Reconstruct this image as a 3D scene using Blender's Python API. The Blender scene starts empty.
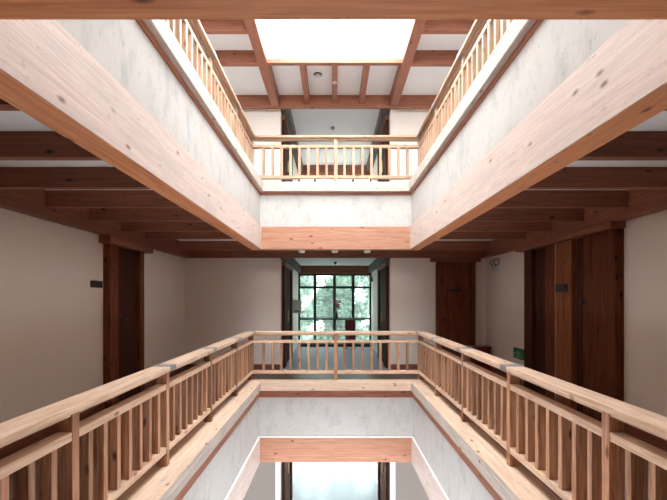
import bpy, bmesh, math, random
from mathutils import Vector
random.seed(7)
S = bpy.context.scene
COL = S.collection

# ------------------------------------------------------------------ camera, sky, portals, exposure
# eye level is z = 0; the middle gallery floor lies 1.47 m below it
cam = bpy.data.objects.new('camera', bpy.data.cameras.new('camera'))
COL.objects.link(cam)
cam.location = (0, 0, 0)
cam.rotation_euler = (math.pi / 2, 0, 0)
cam.data.sensor_width = 36
cam.data.lens = 36 * 420 / 667
cam.data.shift_y = 49 / 667
cam.data.clip_start = 0.05
S.camera = cam

W = bpy.data.worlds.new('overcast_sky')
S.world = W
W.use_nodes = True
bg = W.node_tree.nodes['Background']
bg.inputs['Color'].default_value = (0.97, 0.985, 1.0, 1)
bg.inputs['Strength'].default_value = 11.0
S.view_settings.view_transform = 'Standard'
S.view_settings.look = 'None'
S.view_settings.exposure = 1.12
S.view_settings.gamma = 1.0
S.cycles.max_bounces = 14
S.cycles.diffuse_bounces = 8
S.cycles.transparent_max_bounces = 16
S.cycles.sample_clamp_indirect = 12
S.cycles.caustics_reflective = False


def portal(name, loc, rot, sx, sy):
    l = bpy.data.lights.new(name, 'AREA')
    l.shape = 'RECTANGLE'
    l.size, l.size_y = sx, sy
    l.cycles.is_portal = True
    o = bpy.data.objects.new(name, l)
    o.location, o.rotation_euler = loc, rot
    COL.objects.link(o)


PI = math.pi
portal('skylight_daylight', (0.02, 4.9, 4.2), (0, 0, 0), 2.3, 4.3)
portal('middle_window_daylight', (0.04, 13.3, -0.3), (-PI / 2, 0, 0), 2.4, 2.3)
portal('ground_window_daylight', (0.04, 13.3, -4.0), (-PI / 2, 0, 0), 2.4, 2.1)
portal('upper_window_daylight', (0.04, 13.3, 2.95), (-PI / 2, 0, 0), 2.4, 1.9)
portal('added_rear_window_fill', (0.04, -3.3, 3.0), (PI / 2, 0, 0), 5.4, 1.7)  # portal of the added rear window
portal('added_ground_left_fill', (-3.35, 1.55, -3.85), (0, -PI / 2, 0), 2.2, 8.1)  # portals of the added ground-floor side windows
portal('added_ground_right_fill', (3.43, 1.55, -3.85), (0, PI / 2, 0), 2.2, 8.1)
portal('added_left_clerestory_fill', (-3.35, 4.0, 3.35), (0, -PI / 2, 0), 1.0, 8.0)  # portals of the added upper side windows
portal('added_right_clerestory_fill', (3.43, 4.0, 3.35), (0, PI / 2, 0), 1.0, 8.0)

# ------------------------------------------------------------------ materials


def nt(name):
    m = bpy.data.materials.new(name)
    m.use_nodes = True
    t = m.node_tree
    return m, t, t.nodes['Principled BSDF']


def N(t, kind, **kw):
    n = t.nodes.new(kind)
    for k, v in kw.items():
        setattr(n, k, v)
    return n


def ramp(t, src, stops):
    r = N(t, 'ShaderNodeValToRGB')
    e = r.color_ramp.elements
    e[0].position, e[0].color = stops[0][0], (*stops[0][1], 1)
    e[1].position, e[1].color = stops[-1][0], (*stops[-1][1], 1)
    for p, c in stops[1:-1]:
        x = e.new(p)
        x.color = (*c, 1)
    t.links.new(src, r.inputs[0])
    return r.outputs[0]


def mixc(t, fac, a, b, mode='MIX'):
    n = N(t, 'ShaderNodeMix', data_type='RGBA', blend_type=mode)
    for sock, v in ((n.inputs[0], fac), (n.inputs[6], a), (n.inputs[7], b)):
        if hasattr(v, 'is_output'):
            t.links.new(v, sock)
        elif isinstance(v, tuple):
            sock.default_value = (*v, 1)
        else:
            sock.default_value = v
    return n.outputs[2]


def coords(t, scale, rnd=True):
    tc = N(t, 'ShaderNodeTexCoord')
    mp = N(t, 'ShaderNodeMapping')
    mp.inputs['Scale'].default_value = scale
    t.links.new(tc.outputs['Object'], mp.inputs['Vector'])
    if rnd:
        oi = N(t, 'ShaderNodeObjectInfo')
        mu = N(t, 'ShaderNodeMath', operation='MULTIPLY')
        mu.inputs[1].default_value = 37.0
        t.links.new(oi.outputs['Random'], mu.inputs[0])
        t.links.new(mu.outputs[0], mp.inputs['Location'])
    return mp.outputs[0]


_wood = {}


def wood(kind, axis):
    """kind -> palette, axis 0/1/2 -> direction of the grain"""
    key = (kind, axis)
    if key in _wood:
        return _wood[key]
    pal = {  # light, dark, knot, tone spread, grey weathering, roughness
        'rail':  ((0.78, 0.57, 0.42), (0.54, 0.33, 0.21), (0.20, 0.085, 0.05), 0.10, 0.3, 0.5),
        'baluster': ((0.55, 0.31, 0.185), (0.25, 0.095, 0.045), (0.12, 0.04, 0.02), 0.40, 0.12, 0.55),
        'aged': ((0.46, 0.30, 0.20), (0.31, 0.165, 0.095), (0.16, 0.07, 0.04), 0.2, 0.3, 0.55),
        'curb':  ((0.76, 0.58, 0.45), (0.60, 0.41, 0.28), (0.22, 0.11, 0.06), 0.08, 0.35, 0.6),
        'greyed': ((0.56, 0.49, 0.43), (0.36, 0.30, 0.255), (0.15, 0.10, 0.07), 0.08, 0.5, 0.7),
        'beam':  ((0.47, 0.24, 0.155), (0.33, 0.145, 0.085), (0.13, 0.035, 0.02), 0.06, 0.0, 0.5),
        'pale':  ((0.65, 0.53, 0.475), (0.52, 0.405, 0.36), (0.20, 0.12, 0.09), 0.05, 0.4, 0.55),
        'joist': ((0.29, 0.108, 0.062), (0.18, 0.060, 0.035), (0.03, 0.011, 0.008), 0.15, 0.0, 0.55),
        'door':  ((0.22, 0.070, 0.034), (0.085, 0.024, 0.012), (0.015, 0.006, 0.004), 0.3, 0.0, 0.75),
        'orange': ((0.78, 0.34, 0.165), (0.56, 0.20, 0.085), (0.16, 0.05, 0.025), 0.06, 0.0, 0.5),
        'darkdoor': ((0.085, 0.028, 0.017), (0.04, 0.014, 0.009), (0.015, 0.006, 0.004), 0.15, 0.0, 0.75),
        'doorpost': ((0.34, 0.125, 0.058), (0.17, 0.055, 0.027), (0.05, 0.018, 0.01), 0.1, 0.0, 0.7),
        'roof':  ((0.36, 0.14, 0.08), (0.24, 0.08, 0.045), (0.08, 0.03, 0.02), 0.10, 0.0, 0.5),
        'grey':  ((0.125, 0.10, 0.09), (0.075, 0.06, 0.055), (0.03, 0.025, 0.02), 0.10, 0.2, 0.6),
    }[kind]
    m, t, p = nt(f'{kind}_wood_{"xyz"[axis]}')
    sc = [26.0, 26.0, 26.0]
    sc[axis] = 1.3
    v = coords(t, sc)
    n1 = N(t, 'ShaderNodeTexNoise')
    n1.inputs['Scale'].default_value = 1.6
    n1.inputs['Detail'].default_value = 8
    n1.inputs['Roughness'].default_value = 0.62
    n1.inputs['Distortion'].default_value = 0.9
    t.links.new(v, n1.inputs['Vector'])
    c = ramp(t, n1.outputs[0], [(0.33, pal[1]), (0.62, pal[0])])
    ks = [5.0, 5.0, 5.0]
    ks[axis] = 2.2
    vo = N(t, 'ShaderNodeTexVoronoi')
    vo.inputs['Scale'].default_value = 1.5
    t.links.new(coords(t, ks), vo.inputs['Vector'])
    k = ramp(t, vo.outputs['Distance'], [(0.05, (1, 1, 1)), (0.15, (0, 0, 0))])
    c = mixc(t, k, c, pal[2])
    if pal[4]:
        g = N(t, 'ShaderNodeTexNoise')
        g.inputs['Scale'].default_value = 2.2
        g.inputs['Detail'].default_value = 5
        gs = [2.5, 2.5, 2.5]
        gs[axis] = 0.6
        t.links.new(coords(t, gs), g.inputs['Vector'])
        gm = ramp(t, g.outputs[0], [(0.52, (0, 0, 0)), (0.68, (pal[4],) * 3)])
        c = mixc(t, gm, c, (0.42, 0.38, 0.35))
    if kind in ('pale', 'greyed', 'curb'):
        sp = N(t, 'ShaderNodeTexNoise')
        sp.inputs['Scale'].default_value = 16
        sp.inputs['Detail'].default_value = 6
        sp.inputs['Roughness'].default_value = 0.7
        ss = [1.6, 1.6, 1.6]
        ss[axis] = 0.7
        t.links.new(coords(t, ss), sp.inputs['Vector'])
        c = mixc(t, ramp(t, sp.outputs[0], [(0.60, (0, 0, 0)), (0.72, (0.55,) * 3)]), c, pal[2])
    oi = N(t, 'ShaderNodeObjectInfo')
    tone = ramp(t, oi.outputs['Random'], [(0.0, (1 - pal[3],) * 3), (1.0, (1 + pal[3] * 0.4,) * 3)])
    c = mixc(t, 1.0, c, tone, 'MULTIPLY')
    t.links.new(c, p.inputs['Base Color'])
    p.inputs['Roughness'].default_value = pal[5]
    p.inputs['Specular IOR Level'].default_value = 0.15 if 'door' in kind else 0.35
    b = N(t, 'ShaderNodeBump')
    b.inputs['Strength'].default_value = 0.18
    b.inputs['Distance'].default_value = 0.01
    t.links.new(n1.outputs[0], b.inputs['Height'])
    t.links.new(b.outputs[0], p.inputs['Normal'])
    _wood[key] = m
    return m


def paint(name, col, rough=0.8, stain=None, amount=0.0, scale=1.4, stretch=(1, 1, 0.5)):
    m, t, p = nt(name)
    c = None
    if stain:
        n = N(t, 'ShaderNodeTexNoise')
        n.inputs['Scale'].default_value = scale
        n.inputs['Detail'].default_value = 9
        n.inputs['Roughness'].default_value = 0.68
        t.links.new(coords(t, stretch), n.inputs['Vector'])
        f = ramp(t, n.outputs[0], [(0.5, (0, 0, 0)), (0.72, (amount,) * 3)])
        c = mixc(t, f, col, stain)
        if name == 'stained_plaster':
            sp = N(t, 'ShaderNodeTexNoise')
            sp.inputs['Scale'].default_value = 17
            sp.inputs['Detail'].default_value = 7
            sp.inputs['Roughness'].default_value = 0.72
            t.links.new(coords(t, (1, 1, 0.8)), sp.inputs['Vector'])
            c = mixc(t, ramp(t, sp.outputs[0], [(0.57, (0, 0, 0)), (0.72, (0.6,) * 3)]), c, (0.20, 0.19, 0.185))
            wn = N(t, 'ShaderNodeTexNoise')
            wn.inputs['Scale'].default_value = 5
            wn.inputs['Detail'].default_value = 5
            t.links.new(coords(t, (1, 1, 1)), wn.inputs['Vector'])
            c = mixc(t, ramp(t, wn.outputs[0], [(0.56, (0, 0, 0)), (0.75, (0.45,) * 3)]), c, (0.46, 0.36, 0.27))
        t.links.new(c, p.inputs['Base Color'])
        b = N(t, 'ShaderNodeBump')
        b.inputs['Strength'].default_value = 0.12
        b.inputs['Distance'].default_value = 0.01
        t.links.new(n.outputs[0], b.inputs['Height'])
        t.links.new(b.outputs[0], p.inputs['Normal'])
    else:
        p.inputs['Base Color'].default_value = (*col, 1)
    p.inputs['Roughness'].default_value = rough
    return m


def plain(name, col, rough=0.5, metal=0.0):
    m, t, p = nt(name)
    n = N(t, 'ShaderNodeTexNoise')
    n.inputs['Scale'].default_value = 14
    n.inputs['Detail'].default_value = 3
    t.links.new(coords(t, (1, 1, 1)), n.inputs['Vector'])
    t.links.new(ramp(t, n.outputs[0], [(0.3, tuple(x * 0.86 for x in col)), (0.7, col)]), p.inputs['Base Color'])
    p.inputs['Roughness'].default_value = rough
    p.inputs['Metallic'].default_value = metal
    return m


M = {}
M['wall'] = paint('beige_wall_paint', (0.85, 0.775, 0.71), 0.75, (0.76, 0.685, 0.62), 0.35, 0.8)
M['white'] = paint('white_ceiling_paint', (0.88, 0.875, 0.87), 0.8, (0.8, 0.79, 0.785), 0.3, 0.7)
M['plaster'] = paint('stained_plaster', (0.47, 0.455, 0.435), 0.85, (0.27, 0.265, 0.265), 0.6, 4.5, (1, 1, 0.6))


def tile_floor(name, c1, c2, grout, rough):
    m, t, p = nt(name)
    br = N(t, 'ShaderNodeTexBrick', offset=0.0)
    br.inputs['Color1'].default_value = (*c1, 1)
    br.inputs['Color2'].default_value = (*c2, 1)
    br.inputs['Mortar'].default_value = (*grout, 1)
    br.inputs['Scale'].default_value = 1.0
    br.inputs['Mortar Size'].default_value = 0.006
    br.inputs['Mortar Smooth'].default_value = 0.0
    br.inputs['Brick Width'].default_value = 0.6
    br.inputs['Row Height'].default_value = 0.6
    t.links.new(coords(t, (1, 1, 1), False), br.inputs['Vector'])
    t.links.new(br.outputs[0], p.inputs['Base Color'])
    n = N(t, 'ShaderNodeTexNoise')
    n.inputs['Scale'].default_value = 3
    t.links.new(coords(t, (1, 1, 1), False), n.inputs['Vector'])
    rr = N(t, 'ShaderNodeMapRange')
    rr.inputs['To Min'].default_value = rough * 0.9
    rr.inputs['To Max'].default_value = rough * 1.1
    t.links.new(n.outputs[0], rr.inputs['Value'])
    t.links.new(rr.outputs[0], p.inputs['Roughness'])
    return m


M['floor'] = tile_floor('grey_tile_floor', (0.30, 0.34, 0.42), (0.275, 0.315, 0.39), (0.285, 0.325, 0.40), 0.5)
M['groundtile'] = tile_floor('pale_tile_floor', (0.70, 0.73, 0.76), (0.66, 0.70, 0.73), (0.4, 0.42, 0.45), 0.16)
M['bluetile'] = tile_floor('pale_blue_tile_floor', (0.36, 0.45, 0.53), (0.33, 0.42, 0.50), (0.3, 0.38, 0.45), 0.3)
M['gallery_floor'] = tile_floor('brown_tile_floor', (0.11, 0.07, 0.052), (0.095, 0.06, 0.045), (0.03, 0.02, 0.015), 0.35)


def glass(name, tint, milky):
    m = bpy.data.materials.new(name)
    m.use_nodes = True
    t = m.node_tree
    t.nodes.clear()
    out = N(t, 'ShaderNodeOutputMaterial')
    tr = N(t, 'ShaderNodeBsdfTransparent')
    tr.inputs[0].default_value = (*tint, 1)
    gl = N(t, 'ShaderNodeBsdfGlossy')
    gl.inputs['Roughness'].default_value = 0.02
    tl = N(t, 'ShaderNodeBsdfTranslucent')
    tl.inputs[0].default_value = (0.9, 0.92, 0.92, 1)
    no = N(t, 'ShaderNodeTexNoise')
    no.inputs['Scale'].default_value = 6
    no.inputs['Detail'].default_value = 6
    t.links.new(coords(t, (1, 4, 1)), no.inputs['Vector'])
    mf = N(t, 'ShaderNodeMapRange')
    mf.inputs['To Min'].default_value = milky * 0.6
    mf.inputs['To Max'].default_value = milky * 1.4
    t.links.new(no.outputs[0], mf.inputs['Value'])
    m1 = N(t, 'ShaderNodeMixShader')
    t.links.new(mf.outputs[0], m1.inputs[0])
    t.links.new(tr.outputs[0], m1.inputs[1])
    t.links.new(tl.outputs[0], m1.inputs[2])
    m2 = N(t, 'ShaderNodeMixShader')
    m2.inputs[0].default_value = 0.05
    t.links.new(m1.outputs[0], m2.inputs[1])
    t.links.new(gl.outputs[0], m2.inputs[2])
    t.links.new(m2.outputs[0], out.inputs[0])
    return m


M['glass'] = glass('window_glass', (0.42, 0.46, 0.455), 0.02)
M['greyglass'] = glass('grey_glass', (0.62, 0.63, 0.64), 0.08)
M['clearglass'] = glass('clear_glass', (0.95, 0.97, 0.96), 0.08)
M['darkglass'] = glass('dark_grey_glass', (0.20, 0.205, 0.21), 0.04)  # only for the added upper side windows; tint sets their fill
M['skyglass'] = glass('skylight_glass', (0.90, 0.91, 0.91), 0.22)
M['frame'] = plain('dark_window_frame_paint', (0.018, 0.022, 0.024), 0.4)
M['black'] = plain('black_plastic', (0.012, 0.011, 0.010), 0.4)
M['steel'] = plain('grey_steel', (0.30, 0.29, 0.29), 0.45, 0.5)
M['darksteel'] = plain('dark_steel', (0.07, 0.065, 0.06), 0.4, 0.8)
M['brass'] = plain('dull_brass', (0.45, 0.33, 0.15), 0.35, 0.9)
M['offwhite'] = plain('offwhite_plastic', (0.72, 0.70, 0.66), 0.5)
M['red'] = plain('dark_red_paint', (0.16, 0.012, 0.012), 0.4)
M['green'] = plain('green_sign_plastic', (0.012, 0.24, 0.095), 0.4)
M['palegreen'] = plain('pale_green_marking', (0.25, 0.62, 0.40), 0.5)
M['pink'] = plain('pink_petals', (0.62, 0.25, 0.27), 0.7)
M['redpetal'] = plain('red_petals', (0.42, 0.05, 0.06), 0.7)
M['lens'] = plain('frosted_lens', (0.75, 0.74, 0.70), 0.25)
M['leaf'] = plain('tree_leaves', (0.27, 0.42, 0.33), 0.6)
M['leaf2'] = plain('pale_tree_leaves', (0.35, 0.49, 0.40), 0.6)
M['bark'] = plain('tree_bark', (0.12, 0.08, 0.055), 0.9)
M['lawn'] = plain('lawn', (0.30, 0.36, 0.24), 0.9)
M['pave'] = plain('pale_paving', (0.62, 0.66, 0.68), 0.8)

# ------------------------------------------------------------------ geometry helpers


def add_box(bm, x0, x1, y0, y1, z0, z1, bev=0.0):
    vs = [bm.verts.new((x, y, z)) for z in (z0, z1) for x, y in ((x0, y0), (x1, y0), (x1, y1), (x0, y1))]
    fs = [(3, 2, 1, 0), (4, 5, 6, 7), (0, 1, 5, 4), (1, 2, 6, 5), (2, 3, 7, 6), (3, 0, 4, 7)]
    faces = [bm.faces.new([vs[i] for i in f]) for f in fs]
    if bev:
        es = list({e for f in faces for e in f.edges})
        bmesh.ops.bevel(bm, geom=es, offset=bev, segments=2, affect='EDGES', profile=0.6)


def add_prism(bm, poly, z0, z1, bev=0.0):
    a = sum(poly[i][0] * poly[(i + 1) % len(poly)][1] - poly[(i + 1) % len(poly)][0] * poly[i][1] for i in range(len(poly)))
    if a < 0:
        poly = poly[::-1]
    lo = [bm.verts.new((x, y, z0)) for x, y in poly]
    hi = [bm.verts.new((x, y, z1)) for x, y in poly]
    n = len(poly)
    faces = [bm.faces.new(lo[::-1]), bm.faces.new(hi)]
    for i in range(n):
        j = (i + 1) % n
        faces.append(bm.faces.new((lo[i], lo[j], hi[j], hi[i])))
    if bev:
        es = list({e for f in faces for e in f.edges})
        bmesh.ops.bevel(bm, geom=es, offset=bev, segments=2, affect='EDGES', profile=0.6)


def add_lathe(bm, prof, seg=20, c=(0, 0, 0), axis='z'):
    """prof: list of (radius, height)"""
    rings = []
    for r, h in prof:
        ring = []
        for i in range(seg):
            a = 2 * PI * i / seg
            u, v = r * math.cos(a), r * math.sin(a)
            p = {'z': (u, v, h), 'y': (u, -h, v), 'x': (h, u, v)}[axis]
            ring.append(bm.verts.new((p[0] + c[0], p[1] + c[1], p[2] + c[2])))
        rings.append(ring)
    for a, b in zip(rings, rings[1:]):
        for i in range(seg):
            j = (i + 1) % seg
            bm.faces.new((a[i], a[j], b[j], b[i]))
    bm.faces.new(rings[0][::-1])
    bm.faces.new(rings[-1])


def link(name, bm, mat, parent=None, smooth=False):
    """links a mesh given in world coordinates, its origin put at its centre"""
    bmesh.ops.recalc_face_normals(bm, faces=bm.faces)
    xs = [v.co for v in bm.verts]
    c = Vector([(min(v[i] for v in xs) + max(v[i] for v in xs)) / 2 for i in range(3)])
    bmesh.ops.translate(bm, verts=bm.verts, vec=-c)
    me = bpy.data.meshes.new(name)
    bm.to_mesh(me)
    bm.free()
    if smooth:
        for f in me.polygons:
            f.use_smooth = True
    me.materials.append(mat)
    o = bpy.data.objects.new(name, me)
    COL.objects.link(o)
    if parent is None:
        o.location = c
    else:
        o.parent = parent
        q = parent
        off = Vector((0, 0, 0))
        while q:
            off += q.location
            q = q.parent
        o.location = c - off
    return o


def box(name, b, mat, parent=None, bev=0.0):
    bm = bmesh.new()
    add_box(bm, *b, bev)
    return link(name, bm, mat, parent)


def boxes(name, bs, mat, parent=None, bev=0.0):
    bm = bmesh.new()
    for b in bs:
        add_box(bm, *b, bev)
    return link(name, bm, mat, parent)


def prism(name, poly, z0, z1, mat, parent=None, bev=0.0):
    bm = bmesh.new()
    add_prism(bm, poly, z0, z1, bev)
    return link(name, bm, mat, parent)


def lathe(name, prof, c, mat, parent=None, axis='z', seg=20):
    bm = bmesh.new()
    add_lathe(bm, prof, seg, c, axis)
    return link(name, bm, mat, parent, True)


def tag(o, label, cat, group=None, kind=None):
    o['label'] = label
    o['category'] = cat
    if group:
        o['group'] = group
    if kind:
        o['kind'] = kind
    return o


def struct(o):
    o['kind'] = 'structure'
    return o


def empty(name, loc):
    o = bpy.data.objects.new(name, None)
    o.empty_display_size = 0.1
    o.location = loc
    COL.objects.link(o)
    return o


# ------------------------------------------------------------------ dimensions
XC = 0.04                       # centre line of the light well
WL, WR = -3.09, 3.17            # faces of the side walls
YF = 8.73                       # face of the far wall
YN = -3.0                       # rear wall, behind the camera
Y0 = 1.313                      # near edge of the well
CL, CR = XC - 1.14, XC + 1.14   # corridor walls
YW = 13.1                       # end window of the corridor
F1, F2, F3 = -5.0, -1.47, 1.99  # floor levels
C1, C2, C3 = -2.62, 1.124, 4.13  # ceiling levels

# ------------------------------------------------------------------ the shell
ZB, ZT = -5.15, 4.45
GZ0, GZ1, GY0, GY1 = -4.95, -2.75, -2.5, 5.6  # unseen openings added in the ground-floor side walls to light the galleries
CZ0, CZ1, CY0, CY1 = 2.85, 3.85, 0.0, 8.0      # unseen windows added in the upper side walls as fill light
def side_wall(x0, x1):
    return [(x0, x1, YN, YF + 0.2, ZB, GZ0), (x0, x1, YN, YF + 0.2, GZ1, CZ0), (x0, x1, YN, YF + 0.2, CZ1, ZT),
            (x0, x1, YN, GY0, GZ0, GZ1), (x0, x1, GY1, YF + 0.2, GZ0, GZ1),
            (x0, x1, YN, CY0, CZ0, CZ1), (x0, x1, CY1, YF + 0.2, CZ0, CZ1)]
struct(boxes('wall_left', side_wall(WL - 0.2, WL), M['wall']))
struct(boxes('wall_right', side_wall(WR, WR + 0.2), M['wall']))
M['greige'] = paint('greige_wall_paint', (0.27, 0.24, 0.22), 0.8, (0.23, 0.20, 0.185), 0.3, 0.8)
struct(box('wall_far_left', (WL, CL, YF, YF + 0.15, C1, C3), M['wall']))
struct(box('wall_far_right', (CR, WR, YF, YF + 0.15, C1, C3), M['wall']))
struct(box('wall_ground_far_left', (WL, CL, YF, YF + 0.15, F1, C1), M['greige']))
struct(box('wall_ground_far_right', (CR, WR, YF, YF + 0.15, F1, C1), M['greige']))
struct(box('trim_casing_left', (CL - 0.105, CL, YF - 0.015, YF, F1, C1), M['white']))
struct(box('trim_casing_right', (CR, CR + 0.105, YF - 0.015, YF, F1, C1), M['white']))
struct(box('wall_corridor_left', (CL - 0.15, CL, YF + 0.15, YW + 0.1, F1, C3), M['wall']))
struct(box('wall_corridor_right', (CR, CR + 0.15, YF + 0.15, YW + 0.1, F1, C3), M['wall']))
struct(boxes('wall_rear', [  # unseen; dark wood cuts bounce onto balusters, opening takes the added window
    (WL, WR, YN - 0.2, YN, F1, 2.2), (WL, WR, YN - 0.2, YN, 3.85, C3),
    (WL, WL + 0.3, YN - 0.2, YN, 2.2, 3.85), (WR - 0.3, WR, YN - 0.2, YN, 2.2, 3.85)], wood('joist', 0)))
struct(boxes('wall_corridor_end', [
    (CL, CR, YW, YW + 0.12, 0.79, 1.99), (CL, CR, YW, YW + 0.12, -2.95, -1.40),
    (CL, CR, YW, YW + 0.12, 3.85, C3), (CL, CR, YW, YW + 0.12, 1.99, 2.05)], wood('joist', 0)))

PH = 1.385                      # the slabs end behind the plaster parapets


def ring_boxes(z0, z1, far_y):
    return [(WL, XC - PH, YN, YF, z0, z1), (XC + PH, WR, YN, YF, z0, z1),
            (XC - PH, XC + PH, far_y, YF, z0, z1), (XC - PH, XC + PH, YN, Y0 - 0.06, z0, z1)]


struct(boxes('floor', ring_boxes(F2 - 0.4, F2, 7.46), M['gallery_floor']))
struct(box('floor_corridor', (CL, CR, YF, YW, F2 - 0.4, F2), M['floor']))
struct(boxes('floor_upper', ring_boxes(F3 - 0.4, F3, 7.44), M['groundtile']))
struct(box('floor_upper_corridor', (CL, CR, YF, YW, F3 - 0.4, F3), M['groundtile']))
struct(boxes('floor_ground', [(WL, WR, YN, YF, F1 - 0.15, F1), ], M['groundtile']))
struct(box('floor_ground_corridor', (CL, CR, YF, YW + 0.3, F1 - 0.15, F1), M['bluetile']))
struct(boxes('ceiling_ground', ring_boxes(C1, F2 - 0.4, 7.46) + [(CL, CR, YF, YW, C1 - 0.1, F2 - 0.4)], M['white']))
struct(boxes('ceiling_gallery', ring_boxes(C2, F3 - 0.4, 7.44), M['white']))
struct(box('ceiling_corridor', (CL, CR, YF, YW, 1.03, F3 - 0.4), M['white']))
SX0, SX1, SY0, SY1 = -1.10, 1.14, 2.8, 6.99
struct(boxes('ceiling_roof', [
    (WL, SX0, YN, YF, C3, ZT), (SX1, WR, YN, YF, C3, ZT),
    (SX0, SX1, YN, SY0, C3, ZT), (SX0, SX1, SY1, YF, C3, ZT), (CL - .15, CR + .15, YF, YW + 0.12, C3, ZT)], M['white']))

# skirting
for nm, b in (('baseboard_left', (WL, WL + 0.02, YN, YF, F2, F2 + 0.13)),
              ('baseboard_right', (WR - 0.02, WR, YN, YF, F2, F2 + 0.13)),
              ('baseboard_far_left', (WL + 0.02, CL, YF - 0.02, YF, F2, F2 + 0.115)),
              ('baseboard_far_right', (CR, WR - 0.02, YF - 0.02, YF, F2, F2 + 0.115))):
    struct(box(nm, b, wood('joist', 1 if 'far' not in nm else 0)))

# outside ground
struct(box('ground_outside', (-40, 40, YW + 0.3, 60, F1 - 0.3, F1 - 0.1), M['lawn']))
struct(box('ground_terrace', (-6, 6, YW + 0.3, YW + 4.5, F1 - 0.1, F1 - 0.04), M['pave']))

# ------------------------------------------------------------------ the edges of the well
def ring(hx, y0, y1, w):
    l, r = XC - hx, XC + hx
    return {'left': [(l, y0), (l, y1), (l - w, y1 + w), (l - w, y0 - w)],
            'right': [(r, y0), (r, y1), (r + w, y1 + w), (r + w, y0 - w)],
            'far': [(l, y1), (r, y1), (r + w, y1 + w), (l - w, y1 + w)],
            'near': [(l, y0), (r, y0), (r + w, y0 - w), (l - w, y0 - w)]}


AX = {'left': 1, 'right': 1, 'far': 0, 'near': 0}
WHERE = {'left': 'along the left side of the light well', 'right': 'along the right side of the light well',
         'far': 'across the far end of the light well', 'near': 'across the near end of the light well, overhead'}
LEVELS = {  # beam half width, beam z, plaster half width, curb half width, curb z, strip z
    'upper': dict(bh=1.31, bz=(0.872, 1.272), ph=1.335, ch=1.275, cz=(1.875, 2.04), far=7.38, sz=1.825),
    'lower': dict(bh=1.335, bz=(-2.864, -2.434), ph=1.36, ch=1.31, cz=(-1.595, -1.45), far=7.38, sz=-1.73),
}
trim_no = 0
for lev, d in LEVELS.items():
    word = {'upper': 'upper gallery', 'lower': 'middle gallery'}[lev]
    bm_ = ring(d['bh'], Y0, d['far'] - 0.01, 0.18)
    pl = ring(d['ph'], Y0 - 0.02, d['far'] + 0.015, 0.05)
    cu = ring(d['ch'], Y0 + 0.04, d['far'] - 0.08, 0.30)
    st = ring(d['ph'] - 0.012, Y0 - 0.008, d['far'] + 0.003, 0.012)
    for side in ('left', 'right', 'far', 'near'):
        pale = side in ('left', 'right')
        o = prism('edge_beam', bm_[side], *d['bz'], wood('beam' if side == 'far' else 'orange', AX[side]), None, 0.004)
        tone = 'pale faced' if pale else 'salmon brown knotty' if side == 'far' else 'orange brown'
        tag(o, f'{tone} timber edge beam under the {word}, {WHERE[side] if lev == "upper" else WHERE[side].replace(", overhead", "")}', 'beam', f'edge beams of the {word}')
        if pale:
            f = prism('face_board', ring(d['bh'] - 0.008, Y0 + 0.008, d['far'] - 0.018, 0.0078)[side], d['bz'][0] + 0.003, d['bz'][1] - 0.003, wood('pale', 1), o)  # paler layer over the well side of the orange beam
            f['label'] = 'whitish face board'
        struct(prism(f'wall_parapet_{lev}_{side}', pl[side], d['bz'][1], d['cz'][0], M['plaster']))
        trim_no += 1
        struct(prism(f'trim_{trim_no}', st[side], d['sz'], d['cz'][0], wood('roof', AX[side])))
        if lev == 'lower':
            trim_no += 1
            struct(prism(f'trim_{trim_no}', ring(d['ph'] - 0.027, Y0 + 0.007, d['far'] - 0.012, 0.027)[side], d['bz'][1], d['bz'][1] + 0.014, M['white']))
        o = prism('curb_board', cu[side], *d['cz'], wood('curb' if lev == 'lower' else 'greyed', AX[side]), None, 0.006)
        tag(o, f'light wooden curb board under the {word} railing, {WHERE[side].replace(", overhead", "")}', 'board', f'curb boards of the {word}')
        f = prism('front_edge', ring(d['ch'] - 0.006, Y0 + 0.046, d['far'] - 0.086, 0.0058)[side], d['cz'][0] + 0.004, d['cz'][1] - 0.006, wood('greyed' if pale or lev == 'upper' else 'curb', AX[side]), o)
        f['label'] = 'weathered greyish front edge'

# ------------------------------------------------------------------ railings
RI = 1.482                       # inner face of the posts from the centre line
RY = 7.50                        # inner face of the far railing
_lib = {}


def lib_copy(key, make, name, parent, loc):
    """first time builds the mesh, afterwards copies the object"""
    if key not in _lib:
        _lib[key] = make()
        o = _lib[key]
    else:
        o = _lib[key].copy()
        COL.objects.link(o)
    o.name = name
    o.parent = parent
    o.location = loc
    return o


def unit(sx, sy, sz, mat, bev):
    def f():
        bm = bmesh.new()
        add_box(bm, -sx / 2, sx / 2, -sy / 2, sy / 2, -sz / 2, sz / 2, bev)
        return link('part', bm, mat)
    return f


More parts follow.
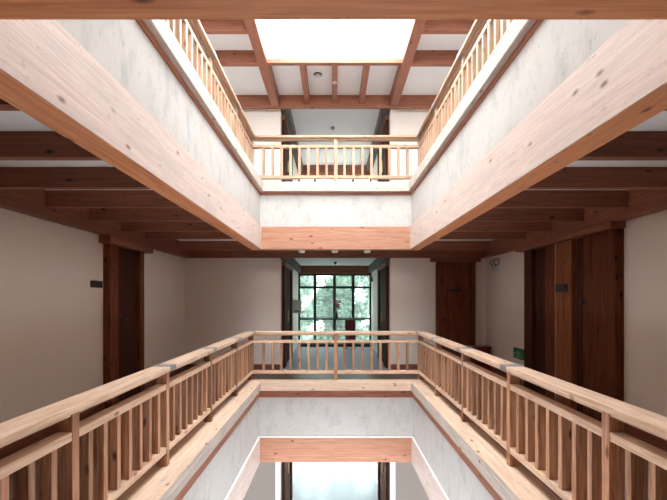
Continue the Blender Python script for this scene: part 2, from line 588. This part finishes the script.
def railing(side, zc, label, group):
    """zc: top of the curb"""
    if side in ('left', 'right'):
        s = -1 if side == 'left' else 1
        xi = XC + s * RI
        cx = xi + s * 0.0425
        root = empty('railing', (cx, (1.0 + RY) / 2, zc))
        B = lambda u0, u1, d0, d1, z0, z1: (*sorted((xi + s * d0, xi + s * d1)), u0, u1, zc + z0, zc + z1)
        ends = (0.75, RY + 0.085)
        posts = [RY + 0.06 - 1.31 * k for k in range(1, 6)]
        ax = 1
    else:
        root = empty('railing', (XC, RY + 0.0425, zc))
        B = lambda u0, u1, d0, d1, z0, z1: (u0, u1, RY + d0, RY + d1, zc + z0, zc + z1)
        ends = (XC - RI, XC + RI)
        posts = [XC - 0.032]
        ax = 0
    up = zc > 0
    rw, rv, bw = (wood('aged', ax), wood('aged', 2), wood('aged', 2)) if up else (wood('rail', ax), wood('baluster', 2), wood('baluster', 2))
    if ax == 1:
        box('handrail', B(ends[0], ends[1] + 0.04, -0.045, 0.115, 0.83, 0.872), rw, root, 0.008)
    else:
        box('handrail', B(ends[0] + 0.052, ends[1] - 0.052, -0.045, 0.115, 0.83, 0.872), rw, root, 0.008)
    cuts = sorted(posts)
    spans = []
    if ax == 1:
        e = [ends[0]] + [c for c in cuts]
        seq = [ends[0] - 0.065] + cuts + [RY + 0.01]
    else:
        seq = [ends[0] - 0.065] + cuts + [ends[1]]
    spans = [(a + 0.065, b) for a, b in zip(seq, seq[1:]) if b - a > 0.1]
    for a, b in spans:
        box('rail_batten', B(a, b, 0.010, 0.075, 0.80, 0.83), rw, root)
        box('mid_rail', B(a, b, 0.002, 0.083, 0.665, 0.715), rw, root, 0.005)
        box('bottom_rail', B(a, b, 0.002, 0.083, 0.115, 0.17), rw, root, 0.005)
    for y in cuts:
        dx, dy = (0.085, 0.065) if ax == 1 else (0.065, 0.085)
        c = B(y, y + 0.065, 0, 0.085, 0, 0.83)
        lib_copy(('post', ax, up), unit(dx, dy, 0.83, rv, 0.004), 'post', root,
                 Vector(((c[0] + c[1]) / 2, (c[2] + c[3]) / 2, (c[4] + c[5]) / 2)) - root.location)
    if ax == 1:   # corner post where the side railing meets the far one
        c = B(RY + 0.01, RY + 0.09, 0, 0.085, 0, 0.83)
        lib_copy(('corner', up), unit(0.085, 0.08, 0.83, rv, 0.004), 'post', root,
                 Vector(((c[0] + c[1]) / 2, (c[2] + c[3]) / 2, (c[4] + c[5]) / 2)) - root.location)
    # balusters
    us = []
    if ax == 1:
        p0 = cuts[0]
        for k, y in enumerate(cuts + [RY + 0.06]):
            for j in range(1, 8):
                u = y - 0.16375 * j
                if u > ends[0]:
                    us.append(u)
    else:
        for j in range(1, 9):
            us += [cuts[0] + 0.0075 + 0.161 * j, cuts[0] + 0.0075 - 0.161 * j]
    for u in sorted(us):
        dx, dy = (0.074, 0.046) if ax == 1 else (0.042, 0.06)
        c = B(u, u + (dy if ax == 1 else dx), 0.005, 0.005 + (dx if ax == 1 else dy), 0.165, 0.67)
        lib_copy(('bal', ax, up), unit(dx, dy, 0.505, bw, 0.003), 'baluster', root,
                 Vector(((c[0] + c[1]) / 2, (c[2] + c[3]) / 2, (c[4] + c[5]) / 2)) - root.location)
    # steel straps over the joints of the handrail
    if ax == 1:
        for y in cuts[2:] + [RY - 0.02]:
            b = B(y - 0.03, y + 0.09, -0.048, 0.118, 0.826, 0.876)
            box('joint_strap', b, M['steel'], root, 0.004)
    tag(root, label, 'railing', group)
    return root


railing('left', -1.45, 'light wooden baluster railing along the left side of the middle gallery, at eye level', 'railings of the middle gallery')
railing('right', -1.45, 'light wooden baluster railing along the right side of the middle gallery, at eye level', 'railings of the middle gallery')
railing('far', -1.45, 'light wooden baluster railing across the far end of the middle gallery before the corridor window', 'railings of the middle gallery')
railing('left', 2.04, 'sunlit wooden baluster railing of the upper gallery, high up on the left', 'railings of the upper gallery')
railing('right', 2.04, 'sunlit wooden baluster railing of the upper gallery, high up on the right', 'railings of the upper gallery')
railing('far', 2.04, 'pale wooden baluster railing of the upper gallery across the far end under the skylight', 'railings of the upper gallery')

# ------------------------------------------------------------------ gallery ceiling timbers
PZ = (0.845, 1.124)
tag(box('wall_plate', (WL, WL + 0.13, YN, YF, PZ[0], PZ[1]), wood('joist', 1), None, 0.006),
    'dark brown wall plate beam on top of the left gallery wall', 'beam', 'wall plates under the gallery ceiling')
tag(box('wall_plate', (WR - 0.13, WR, YN, YF, PZ[0], PZ[1]), wood('joist', 1), None, 0.006),
    'dark brown wall plate beam on top of the right gallery wall', 'beam', 'wall plates under the gallery ceiling')
tag(box('wall_plate', (WL + 0.13, WR - 0.13, YF - 0.13, YF, PZ[0] + 0.005, PZ[1]), wood('joist', 0), None, 0.006),
    'dark brown wall plate beam over the mouth of the middle corridor', 'beam', 'wall plates under the gallery ceiling')
ORD = ['nearest', 'second nearest', 'third nearest', 'fourth nearest', 'fifth nearest', 'sixth nearest', 'seventh nearest', 'eighth nearest']
jy = [2.05 + 0.76 * k for k in range(7)]
for side in ('left', 'right'):
    x0, x1 = (WL + 0.13, XC - 1.49) if side == 'left' else (XC + 1.49, WR - 0.13)
    proto = None
    for k, y in enumerate(jy):
        if proto is None:
            proto = o = box('ceiling_joist', (x0, x1, y, y + 0.075, 0.95, C2), wood('joist', 0), None, 0.005)
        else:
            o = proto.copy()
            COL.objects.link(o)
            o.location.y += 0.76 * k
        pos = ORD[k] if k < 6 else 'farthest'
        tag(o, f'{pos} dark brown ceiling joist under the {side} gallery ceiling', 'joist', f'ceiling joists of the {side} gallery')
tag(box('ceiling_joist', (WL + 0.13, WR - 0.13, 8.12, 8.195, 0.95, C2), wood('joist', 0), None, 0.005),
    'dark brown ceiling joist behind the far salmon edge beam', 'joist')

# ------------------------------------------------------------------ roof timbers and skylight
RX0, RX1 = -1.26, 1.30
for nm, x0, x1 in (('left', RX0, SX0), ('right', SX1, RX1)):
    tag(box('roof_beam', (x0, x1, YN, 8.5, 3.9, C3), wood('roof', 1), None, 0.006),
        f'long reddish brown roof beam running along the {nm} edge of the skylight', 'beam', 'roof beams beside the skylight')
tag(box('roof_beam', (WL, WR, 8.5, 8.56, 3.87, C3), wood('roof', 0), None, 0.006),
    'reddish brown roof cross beam above the upper corridor mouth', 'beam')
tag(box('roof_beam', (SX0, SX1, 6.97, 7.06, 3.92, C3), wood('roof', 0), None, 0.006),
    'reddish brown cross beam closing the far end of the skylight', 'beam')
for side, x0, x1 in (('left', WL, RX0), ('right', RX1, WR)):
    for k, y in enumerate((6.97, 6.11, 5.25, 4.39)):
        o = box('roof_purlin', (x0, x1, y, y + 0.08, 3.9, C3), wood('roof', 0), None, 0.005)
        w = ['farthest', 'second farthest', 'third farthest', 'fourth farthest'][k]
        tag(o, f'{w} reddish brown roof purlin {side} of the skylight', 'purlin', f'roof purlins on the {side}')
for x, w in ((-0.53, 'left'), (0.02, 'middle'), (0.57, 'right')):
    o = box('roof_rafter', (x - 0.05, x + 0.05, 7.06, 8.5, 3.95, C3), wood('roof', 1), None, 0.005)
    tag(o, f'{w} one of three short reddish rafters beyond the skylight', 'rafter', 'short rafters beyond the skylight')

sk = struct(empty('window_2', ((SX0 + SX1) / 2, (SY0 + SY1) / 2, 3.99)))
box('skylight_pane', (SX0, SX1, SY0, SY1 - 0.02, 3.985, 3.995), M['skyglass'], sk)

# upper corridor: dark side beams and end beam
for s, nm in ((-1, 'left'), (1, 'right')):
    x = CL if s < 0 else CR
    tag(box('corridor_beam', (*sorted((x, x - s * 0.17)), YF + 0.15 * 0, YW - 0.16, 3.92, C3), wood('grey', 1), None, 0.006),
        f'dark grey ceiling beam along the {nm} wall of the upper corridor', 'beam', 'upper corridor ceiling beams')
    tag(box('corridor_beam', (*sorted((x, x - s * 0.10)), YF, YW - 0.16, 0.82, 1.03), wood('grey', 1), None, 0.006),
        f'grey ceiling beam along the {nm} wall of the middle corridor', 'beam', 'middle corridor ceiling beams')
tag(box('corridor_beam', (CL, CR, YW - 0.16, YW, 3.86, C3), wood('joist', 0), None, 0.006),
    'dark brown beam at the end of the upper corridor', 'beam')
tag(box('corridor_beam', (CL, CR, YW - 0.16, YW, 0.785, 1.03), wood('joist', 0), None, 0.006),
    'dark brown beam above the middle corridor window', 'beam')

# ------------------------------------------------------------------ windows at the corridor ends, then added unseen fill-light windows


def window(n, z0, z1, vs, hs, y=YW, ledge=None):
    x0, x1 = XC - 1.14, XC + 1.14
    w = struct(empty(f'window_{n}', (XC, y + 0.03, z0)))
    ww = 0.042
    bs = [(x0, x0 + 0.06, y, y + 0.07, z0, z1), (x1 - 0.06, x1, y, y + 0.07, z0, z1),
          (x0, x1, y, y + 0.07, z1 - 0.06, z1), (x0, x1, y, y + 0.07, z0, z0 + 0.07)]
    for v in vs:
        bs.append((v - ww, v + ww, y + 0.005, y + 0.065, z0 + 0.06, z1 - 0.05))
    for h in hs:
        bs.append((x0 + 0.05, x1 - 0.05, y + 0.008, y + 0.062, h - 0.034, h + 0.034))
    boxes('window_frame', bs, M['frame'], w)
    xs = [x0 + 0.03] + list(vs) + [x1 - 0.03]
    zs = [z0 + 0.03] + list(hs) + [z1 - 0.03]
    for a, b in zip(xs, xs[1:]):
        for c, e in zip(zs, zs[1:]):
            box('window_pane', (a + 0.03, b - 0.03, y + 0.032, y + 0.038, c + 0.03, e - 0.03), M['glass' if n == 1 else 'clearglass' if n == 3 else 'greyglass'], w)
    if ledge:
        box('window_ledge', (x0 + 0.06, x1 - 0.06, y - 0.17, y, ledge - 0.03, ledge), M['frame'], w, 0.004)
    return w


MV = (-0.58, 0.03, 0.61)
window(1, -1.40, 0.79, MV, (-0.617, 0.365), ledge=-0.60)
window(3, F1, -2.95, MV, (-3.5,))
window(4, 2.05, 3.85, MV, (2.9, 3.45))
tag(box('low_bench', (CL + 0.03, CR - 0.03, YW - 0.2, YW - 0.01, F2, F2 + 0.09), M['black'], None, 0.005),
    'low black plinth on the floor below the corridor window', 'plinth')
for n, (z0, z1) in ((5, (2.2, 3.85)),):
    w = struct(empty(f'window_{n}', (XC, YN - 0.1, z0)))  # unseen window, added to let fill light in from behind
    a, b = WL + 0.3, WR - 0.3
    boxes('window_frame', [(a, a + 0.06, YN - .13, YN - .06, z0, z1), (b - .06, b, YN - .13, YN - .06, z0, z1), (a, b, YN - .13, YN - .06, z0, z0 + .06),
                           (a, b, YN - .13, YN - .06, z1 - .06, z1)] + [(x - .03, x + .03, YN - .125, YN - .065, z0, z1) for x in (-1.3, 0.04, 1.38)], M['frame'], w)
    box('window_pane', (a + .03, b - .03, YN - .1, YN - .094, z0 + .03, z1 - .03), M['clearglass'], w)

for n, x, (CZ0, CZ1, CY0, CY1) in ((6, WL - 0.1, (CZ0, CZ1, CY0, CY1)), (7, WR + 0.1, (CZ0, CZ1, CY0, CY1)),
                                   (8, WL - 0.1, (GZ0, GZ1, GY0, GY1)), (9, WR + 0.1, (GZ0, GZ1, GY0, GY1))):
    w = struct(empty(f'window_{n}', (x, 4.0, CZ0)))  # added side windows, out of view, there to brighten galleries and roof
    boxes('window_frame', [(x - .03, x + .03, CY0, CY1, CZ0, CZ0 + .06), (x - .03, x + .03, CY0, CY1, CZ1 - .06, CZ1)] +
          [(x - .028, x + .028, y - .03, y + .03, CZ0 + .05, CZ1 - .05) for y in (CY0 + 0.03, 2, 4, CY1 - 1.5, CY1 - 0.03)], M['frame'], w)
    box('window_pane', (x - .003, x + .003, CY0 + .03, CY1 - .03, CZ0 + .03, CZ1 - .03), M['darkglass' if n < 8 else 'greyglass'], w)

# ------------------------------------------------------------------ doors


def plank_leaf(name, b, mat, parent, along, n=4):
    """a boarded leaf with grooves between its vertical boards"""
    x0, x1, y0, y1, z0, z1 = b
    bm = bmesh.new()
    lo, hi = (y0, y1) if along == 'y' else (x0, x1)
    w = (hi - lo) / n
    for i in range(n):
        a, c = lo + i * w + 0.003, lo + (i + 1) * w - 0.003
        if along == 'y':
            add_box(bm, x0, x1, a, c, z0, z1, 0.004)
        else:
            add_box(bm, a, c, y0, y1, z0, z1, 0.004)
    dd = 0.01
    if along == 'y':
        add_box(bm, x0 + dd, x1 - dd, y0, y1, z0 + .002, z1 - .002)
    else:
        add_box(bm, x0, x1, y0 + dd, y1 - dd, z0 + .002, z1 - .002)
    return link(name, bm, mat, parent)


def knob(parent, x, y, z, s, along='y'):
    if along == 'y':
        lathe('door_handle', [(0.028, 0), (0.028, s * 0.008), (0.012, s * 0.012), (0.012, s * 0.04), (0.026, s * 0.05), (0.020, s * 0.07)], (x, y, z), M['darksteel'], parent, 'x')
    else:
        lathe('door_handle', [(0.028, 0), (0.028, 0.008), (0.012, 0.012), (0.012, 0.04), (0.026, 0.05), (0.020, 0.07)], (x, y, z), M['darksteel'], parent, 'y')


dw, dx_ = wood('door', 2), wood('door', 1)
# left wall
d = struct(empty('door_1', (WL, 6.13, F2)))
box('door_jamb', (WL, WL + 0.10, 5.63, 5.84, F2, 0.74), wood('door', 2), d, 0.006)
box('door_jamb', (WL, WL + 0.10, 6.50, 6.64, F2, 0.74), wood('door', 2), d, 0.006)
box('door_lintel', (WL, WL + 0.16, 5.52, 6.84, 0.74, 0.84), wood('joist', 1), d, 0.006)
plank_leaf('door_leaf', (WL + 0.005, WL + 0.045, 5.84, 6.50, F2 + 0.01, 0.74), wood('darkdoor', 2), d, 'y')
knob(d, WL + 0.045, 6.02, -0.29, 1)
# right wall: two leaves under one long lintel
d = struct(empty('door_2', (WR, 5.7, F2)))
zt = 0.77
dk, dp = wood('darkdoor', 2), wood('doorpost', 2)
box('door_jamb', (WR - 0.10, WR, 6.50, 6.77, F2, zt), dk, d, 0.006)
plank_leaf('door_leaf', (WR - 0.045, WR - 0.005, 5.81, 6.50, F2 + 0.01, zt), dk, d, 'y')
box('leaf_panel', (WR - 0.07, WR - 0.045, 5.84, 6.15, F2 + 0.01, zt), dw, d, 0.004)
box('edge_strip', (WR - 0.115, WR, 5.77, 5.80, F2, zt), wood('beam', 2), d, 0.003)
plank_leaf('door_post', (WR - 0.11, WR, 5.40, 5.765, F2, zt), dp, d, 'y', 2)
plank_leaf('door_leaf', (WR - 0.045, WR - 0.005, 5.19, 5.395, F2 + 0.01, zt), dk, d, 'y', 2)
plank_leaf('door_leaf', (WR - 0.09, WR - 0.005, 4.66, 5.185, F2 + 0.01, zt), dw, d, 'y', 3)
box('door_jamb', (WR - 0.10, WR, 4.58, 4.655, F2, zt), dw, d, 0.006)
box('door_lintel', (WR - 0.17, WR, 4.55, 6.95, zt, 0.845), wood('joist', 1), d, 0.006)
knob(d, WR - 0.045, 6.24, -0.28, -1)
knob(d, WR - 0.09, 5.12, -0.04, -1)
# far wall, right of the corridor
d = struct(empty('door_3', (2.52, YF, F2)))
box('door_jamb', (2.12, 2.22, YF - 0.10, YF, F2, 0.77), dw, d, 0.006)
box('door_jamb', (2.82, 2.92, YF - 0.10, YF, F2, 0.77), dw, d, 0.006)
box('door_lintel', (2.00, 3.02, YF - 0.15, YF, 0.77, 0.85), wood('joist', 0), d, 0.006)
plank_leaf('door_leaf', (2.22, 2.82, YF - 0.045, YF - 0.005, F2 + 0.01, 0.77), dw, d, 'x')
knob(d, 2.30, YF - 0.045, -0.42, 1, 'x')
# corridor doors on every level
n = 4
for z0, z1 in ((F2, 0.70), (F3, 3.80), (F1, -2.95)):
    for s in (-1, 1):
        x = CL if s < 0 else CR
        X = lambda a, b: sorted((x - s * a, x - s * b))
        d = struct(empty(f'door_{n}', (x, 10.0, z0)))
        n += 1
        box('door_jamb', (*X(0, 0.07), 8.90, 9.30, z0, z1), wood('darkdoor', 2), d, 0.005)
        box('door_jamb', (*X(0, 0.07), 10.35, 10.6, z0, z1), wood('darkdoor', 2), d, 0.005)
        box('door_lintel', (*X(0, 0.08), 8.89, 10.65, z1, z1 + 0.1), wood('joist', 1), d, 0.005)
        plank_leaf('door_leaf', (*X(0.005, 0.035), 9.30, 10.35, z0 + 0.01, z1), wood('darkdoor', 2), d, 'y')
        bm = bmesh.new()
        add_box(bm, *X(0.035, 0.06), 9.72, 9.76, z0 + 0.95, z0 + 1.20, 0.004)
        link('door_handle', bm, M['brass'], d)

# ------------------------------------------------------------------ fittings on walls and ceilings


def plate(name, c, size, face, label, cat, mat, rim=None, group=None):
    """a flat sign with a raised rim; face: 'x+', 'x-' or 'y-' is the direction it looks"""
    w, h, tk = size
    x, y, z = c
    root = empty(name, (x, y, z - h / 2))
    def put(nm, u0, u1, v0, v1, d0, d1, m):
        if face == 'y-':
            b = (x + u0, x + u1, y - d1, y - d0, z + v0, z + v1)
        elif face == 'x+':
            b = (x + d0, x + d1, y + u0, y + u1, z + v0, z + v1)
        else:
            b = (x - d1, x - d0, y + u0, y + u1, z + v0, z + v1)
        return box(nm, b, m, root, min(0.002, (d1 - d0) / 4))
    put('plate', -w / 2, w / 2, -h / 2, h / 2, 0, tk, mat)
    tag(root, label, cat, group)
    return root, put


r, put = plate('room_sign', (WL, 5.46, 0.19), (0.25, 0.085, 0.02), 'x+', 'small black room sign on the left wall beside the dark door', 'sign', M['black'])
put('sign_rail', -0.125, 0.125, 0.034, 0.043, 0.02, 0.024, M['darksteel'])
r, put = plate('room_sign', (WR - 0.11, 5.62, 0.145), (0.27, 0.10, 0.02), 'x-', 'small black room sign on the wide post between the right wall doors', 'sign', M['black'])
put('sign_rail', -0.125, 0.125, 0.041, 0.05, 0.02, 0.024, M['darksteel'])
r, put = plate('room_sign', (2.52, YF - 0.045, 0.18), (0.24, 0.06, 0.02), 'y-', 'small black room sign on the dark door of the far wall', 'sign', M['black'])
put('sign_rail', -0.12, 0.12, 0.022, 0.03, 0.02, 0.024, M['darksteel'])
r, put = plate('door_bell', (WL, 6.70, -0.225), (0.075, 0.10, 0.03), 'x+', 'small black bell push on the left wall just beyond the door', 'bell push', M['black'])
put('button', -0.014, 0.014, -0.014, 0.014, 0.03, 0.036, M['darksteel'])
r, put = plate('door_bell', (WR, 6.86, -0.24), (0.075, 0.10, 0.03), 'x-', 'small black bell push on the right wall beyond the double doors', 'bell push', M['black'])
put('button', -0.014, 0.014, -0.014, 0.014, 0.03, 0.036, M['darksteel'])
r, put = plate('exit_sign', (WR, 7.16, -0.93), (0.37, 0.175, 0.025), 'x-', 'green emergency exit sign low on the right wall beyond the double doors', 'sign', M['green'])
# pictogram: running figure and arrow
for b in ((-0.02, 0.01, 0.045, 0.07), (-0.03, 0.015, -0.015, 0.04), (0.015, 0.05, 0.012, 0.03), (-0.06, -0.03, 0.01, 0.026),
          (0.01, 0.035, -0.065, -0.012), (-0.075, -0.03, -0.045, -0.02)):
    put('pictogram', b[0], b[1], b[2], b[3], 0.025, 0.028, M['palegreen'])
put('arrow', 0.08, 0.15, -0.012, 0.012, 0.025, 0.028, M['palegreen'])
put('border', -0.185, 0.185, 0.078, 0.0875, 0.025, 0.03, M['black'])
put('border', -0.185, 0.185, -0.0875, -0.078, 0.025, 0.03, M['black'])

# emergency light with two heads, high on the right wall near the corner
er = empty('emergency_light', (WR, 8.17, 0.55))
box('housing', (WR - 0.07, WR, 8.04, 8.30, 0.54, 0.64), M['offwhite'], er, 0.008)
for y in (8.08, 8.26):
    h = lathe('lamp_head', [(0.02, 0), (0.055, 0.02), (0.06, 0.07)], (WR - 0.05, y, 0.71), M['darksteel'], er, 'y')
    lathe('lens', [(0.052, 0.068), (0.05, 0.078)], (WR - 0.05, y, 0.71), M['lens'], h, 'y')
    box('bracket', (WR - 0.06, WR - 0.04, y - 0.01, y + 0.01, 0.64, 0.66), M['darksteel'], h)
tag(er, 'twin-head emergency light high on the right wall near the far corner', 'emergency light')

# red fire box on the floor in the far right corner
fb = empty('fire_extinguisher_box', (2.92, 8.47, F2))
box('body', (2.71, 3.13, 8.36, 8.62, F2 + 0.03, -0.98), M['red'], fb, 0.008)
box('lid', (2.70, 3.14, 8.34, 8.63, -0.98, -0.95), M['red'], fb, 0.006)
for a in (2.73, 3.07):
    for b in (8.38, 8.56):
        box('foot', (a, a + 0.04, b, b + 0.04, F2, F2 + 0.03), M['black'], fb)
box('door', (2.74, 3.10, 8.348, 8.36, F2 + 0.07, -1.0), M['red'], fb, 0.004)
box('handle', (3.04, 3.06, 8.33, 8.348, -1.28, -1.18), M['darksteel'], fb)
tag(fb, 'dark red fire extinguisher box on the floor in the far right corner', 'fire box')

# spots under the far edge beam
for k, x in enumerate((-0.565, 0.025, 0.60)):
    r = empty('spot_light', (x, 7.47, 0.872))
    lathe('spot_housing', [(0.055, 0.872), (0.06, 0.845), (0.052, 0.825)], (x, 7.47, 0), M['offwhite'], r)
    lathe('spot_lens', [(0.04, 0.826), (0.036, 0.818)], (x, 7.47, 0), M['lens'], r)
    tag(r, f'{["left", "middle", "right"][k]} small round spot light under the far edge beam', 'spot light', 'spot lights under the far beam')

lathe('base', [(0.05, 1.03), (0.05, 1.015), (0.03, 0.985), (0.012, 0.96)], (0.05, 11.7, 0), M['darksteel'], None)
o = bpy.context.scene.objects['base']
o.name = 'sprinkler_head'
tag(o, 'small dark sprinkler head on the white ceiling of the middle corridor', 'sprinkler')
o = lathe('sprinkler_head', [(0.05, C3), (0.05, C3 - 0.015), (0.03, C3 - 0.045), (0.012, C3 - 0.06)], (-0.02, 10.1, 0), M['steel'], None)
tag(o, 'small grey sprinkler head on the ceiling of the upper corridor', 'sprinkler')
r = empty('smoke_detector', (-0.285, 7.72, C3))
lathe('detector_base', [(0.075, C3), (0.075, C3 - 0.015)], (-0.285, 7.72, 0), M['darksteel'], r)
lathe('detector_cap', [(0.06, C3 - 0.015), (0.055, C3 - 0.04), (0.03, C3 - 0.05)], (-0.285, 7.72, 0), M['offwhite'], r)
tag(r, 'round smoke detector on the white roof panel left of the middle rafter', 'smoke detector')
r = empty('rafter_sensor', (0.02, 7.66, 3.95))
lathe('sensor_base', [(0.04, 3.95), (0.04, 3.935)], (0.02, 7.66, 0), M['offwhite'], r)
lathe('sensor_dome', [(0.033, 3.935), (0.026, 3.915), (0.01, 3.905)], (0.02, 7.66, 0), M['pink'], r)
tag(r, 'tiny pinkish sensor under the middle short rafter beyond the skylight', 'sensor')

# white box on the corridor wall
r = empty('wall_box', (CL, 11.45, -0.4))
box('cover', (CL, CL + 0.22, 11.4, 11.62, -0.39, -0.02), M['offwhite'], r, 0.01)
box('grille', (CL + 0.03, CL + 0.19, 11.392, 11.40, -0.36, -0.30), M['steel'], r)
tag(r, 'white box mounted on the left wall of the middle corridor before the window', 'wall box')
r = empty('wall_sensor', (CR, 12.6, 0.55))
box('sensor_body', (CR - 0.06, CR, 12.57, 12.63, 0.52, 0.66), M['black'], r, 0.006)
box('sensor_eye', (CR - 0.045, CR - 0.015, 12.562, 12.57, 0.60, 0.63), M['lens'], r)
tag(r, 'small black sensor high on the right wall of the middle corridor', 'sensor')

# dark red cabinet at the end of the corridor
r = empty('narrow_cabinet', (0.49, 12.45, F2))
box('carcass', (0.345, 0.645, 12.32, 12.60, F2 + 0.08, -0.64), wood('door', 2), r, 0.006)
box('top_board', (0.335, 0.655, 12.30, 12.61, -0.64, -0.615), wood('door', 0), r, 0.004)
dr = box('door', (0.36, 0.63, 12.305, 12.32, F2 + 0.12, -0.68), M['red'], r, 0.004)
lathe('knob', [(0.008, 0), (0.008, 0.015), (0.014, 0.022), (0.01, 0.03)], (0.60, 12.305, -1.0), M['brass'], dr, 'y')
for a in (0.35, 0.605):
    for b in (12.33, 12.56):
        box('foot', (a, a + 0.035, b, b + 0.03, F2, F2 + 0.08), wood('door', 2), r)
tag(r, 'narrow dark red cabinet standing on the corridor floor before the window', 'cabinet')

# flower vase on the window ledge
r = empty('flower_vase', (0.09, YW - 0.09, -0.60))
lathe('vase', [(0.045, -0.60), (0.06, -0.56), (0.045, -0.48), (0.03, -0.42), (0.04, -0.38)], (0.09, YW - 0.09, 0), M['black'], r)
bm = bmesh.new()
for k in range(9):
    a = k * 2.4
    rr = 0.09 * math.sqrt(k / 9)
    p0, p1 = Vector((0.09, YW - 0.09, -0.40)), Vector((0.11 + rr * math.cos(a), YW - 0.09 + rr * math.sin(a) * 0.7, -0.16 - 0.1 * (k % 3) / 3))
    dv = (p1 - p0)
    for j in range(4):
        q = p0 + dv * (j / 4)
        add_box(bm, q.x - 0.003, q.x + 0.003, q.y - 0.003, q.y + 0.003, q.z, q.z + dv.z / 4 + 0.005)
link('stems', bm, M['leaf'], r)
for k in range(13):
    a = k * 2.4
    rr = 0.12 * math.sqrt(k / 13)
    c = Vector((0.12 + rr * math.cos(a) * 0.85, YW - 0.09 + rr * math.sin(a) * 0.6, -0.20 + 0.10 * math.sin(k * 1.7)))
    bm = bmesh.new()
    for ringk, (n_, rad, up) in enumerate(((7, 0.085, 0.0), (6, 0.06, 0.03), (5, 0.03, 0.05))):
        for i in range(n_):
            t = 2 * PI * i / n_ + ringk * 0.5
            u = Vector((math.cos(t), math.sin(t), 0))
            v = Vector((-math.sin(t), math.cos(t), 0))
            b0 = c + Vector((0, 0, up))
            vs = [bm.verts.new(x) for x in (b0 - v * 0.006, b0 + u * rad * 0.6 - v * 0.034 + Vector((0, 0, 0.006)), b0 + u * rad + Vector((0, 0, 0.022)),
                                            b0 + u * rad * 0.6 + v * 0.034 + Vector((0, 0, 0.006)), b0 + v * 0.006)]
            bm.faces.new(vs)
    link('flower', bm, M['pink'] if k % 3 else M['redpetal'], r)
tag(r, 'dark vase of pink and red flowers on the corridor window ledge', 'vase')

# ------------------------------------------------------------------ trees outside the windows


def tree(x, y, h, spread, low, n, mat, label):
    root = empty('garden_tree', (x, y, F1 - 0.1))
    bm = bmesh.new()
    z0 = F1 - 0.1
    add_lathe(bm, [(0.16, z0), (0.12, z0 + h * 0.3), (0.09, z0 + h * 0.6), (0.03, z0 + h * 0.9)], 10, (x, y, 0))
    link('trunk', bm, M['bark'], root, True)
    bm = bmesh.new()
    rnd = random.Random(int(x * 100 + y))
    lobes = [(rnd.gauss(0, spread * 0.5), rnd.gauss(0, spread * 0.4), low + (h - low) * rnd.random(), spread * rnd.uniform(0.3, 0.5)) for _ in range(75)]
    for _ in range(n):
        lx, ly, lz, lr = rnd.choice(lobes)
        d = Vector((rnd.gauss(0, 1), rnd.gauss(0, 1), rnd.gauss(0, 1))).normalized() * lr * rnd.random() ** 0.35
        c = Vector((x + lx, y + ly, z0 + lz)) + d
        u = Vector((rnd.gauss(0, 1), rnd.gauss(0, 1), rnd.gauss(0, 1))).normalized()
        v = u.orthogonal().normalized()
        s = rnd.uniform(0.08, 0.15)
        vs = [bm.verts.new(c + k) for k in (-u * s, v * s * 0.5, u * s, -v * s * 0.5)]
        bm.faces.new(vs)
    f = link('foliage', bm, mat, root)
    f['kind'] = 'stuff'
    tag(root, label, 'tree', 'trees outside the corridor window')


tree(-2.1, 20.0, 9.5, 1.25, 1.2, 19000, M['leaf2'], 'pale green tree outside, behind the left panes of the corridor window')
tree(0.4, 23.5, 9.5, 1.5, 1.2, 22000, M['leaf'], 'green tree outside, behind the middle panes of the corridor window')
tree(2.9, 20.3, 9.5, 1.25, 1.2, 19000, M['leaf2'], 'pale green tree outside, behind the right panes of the corridor window')
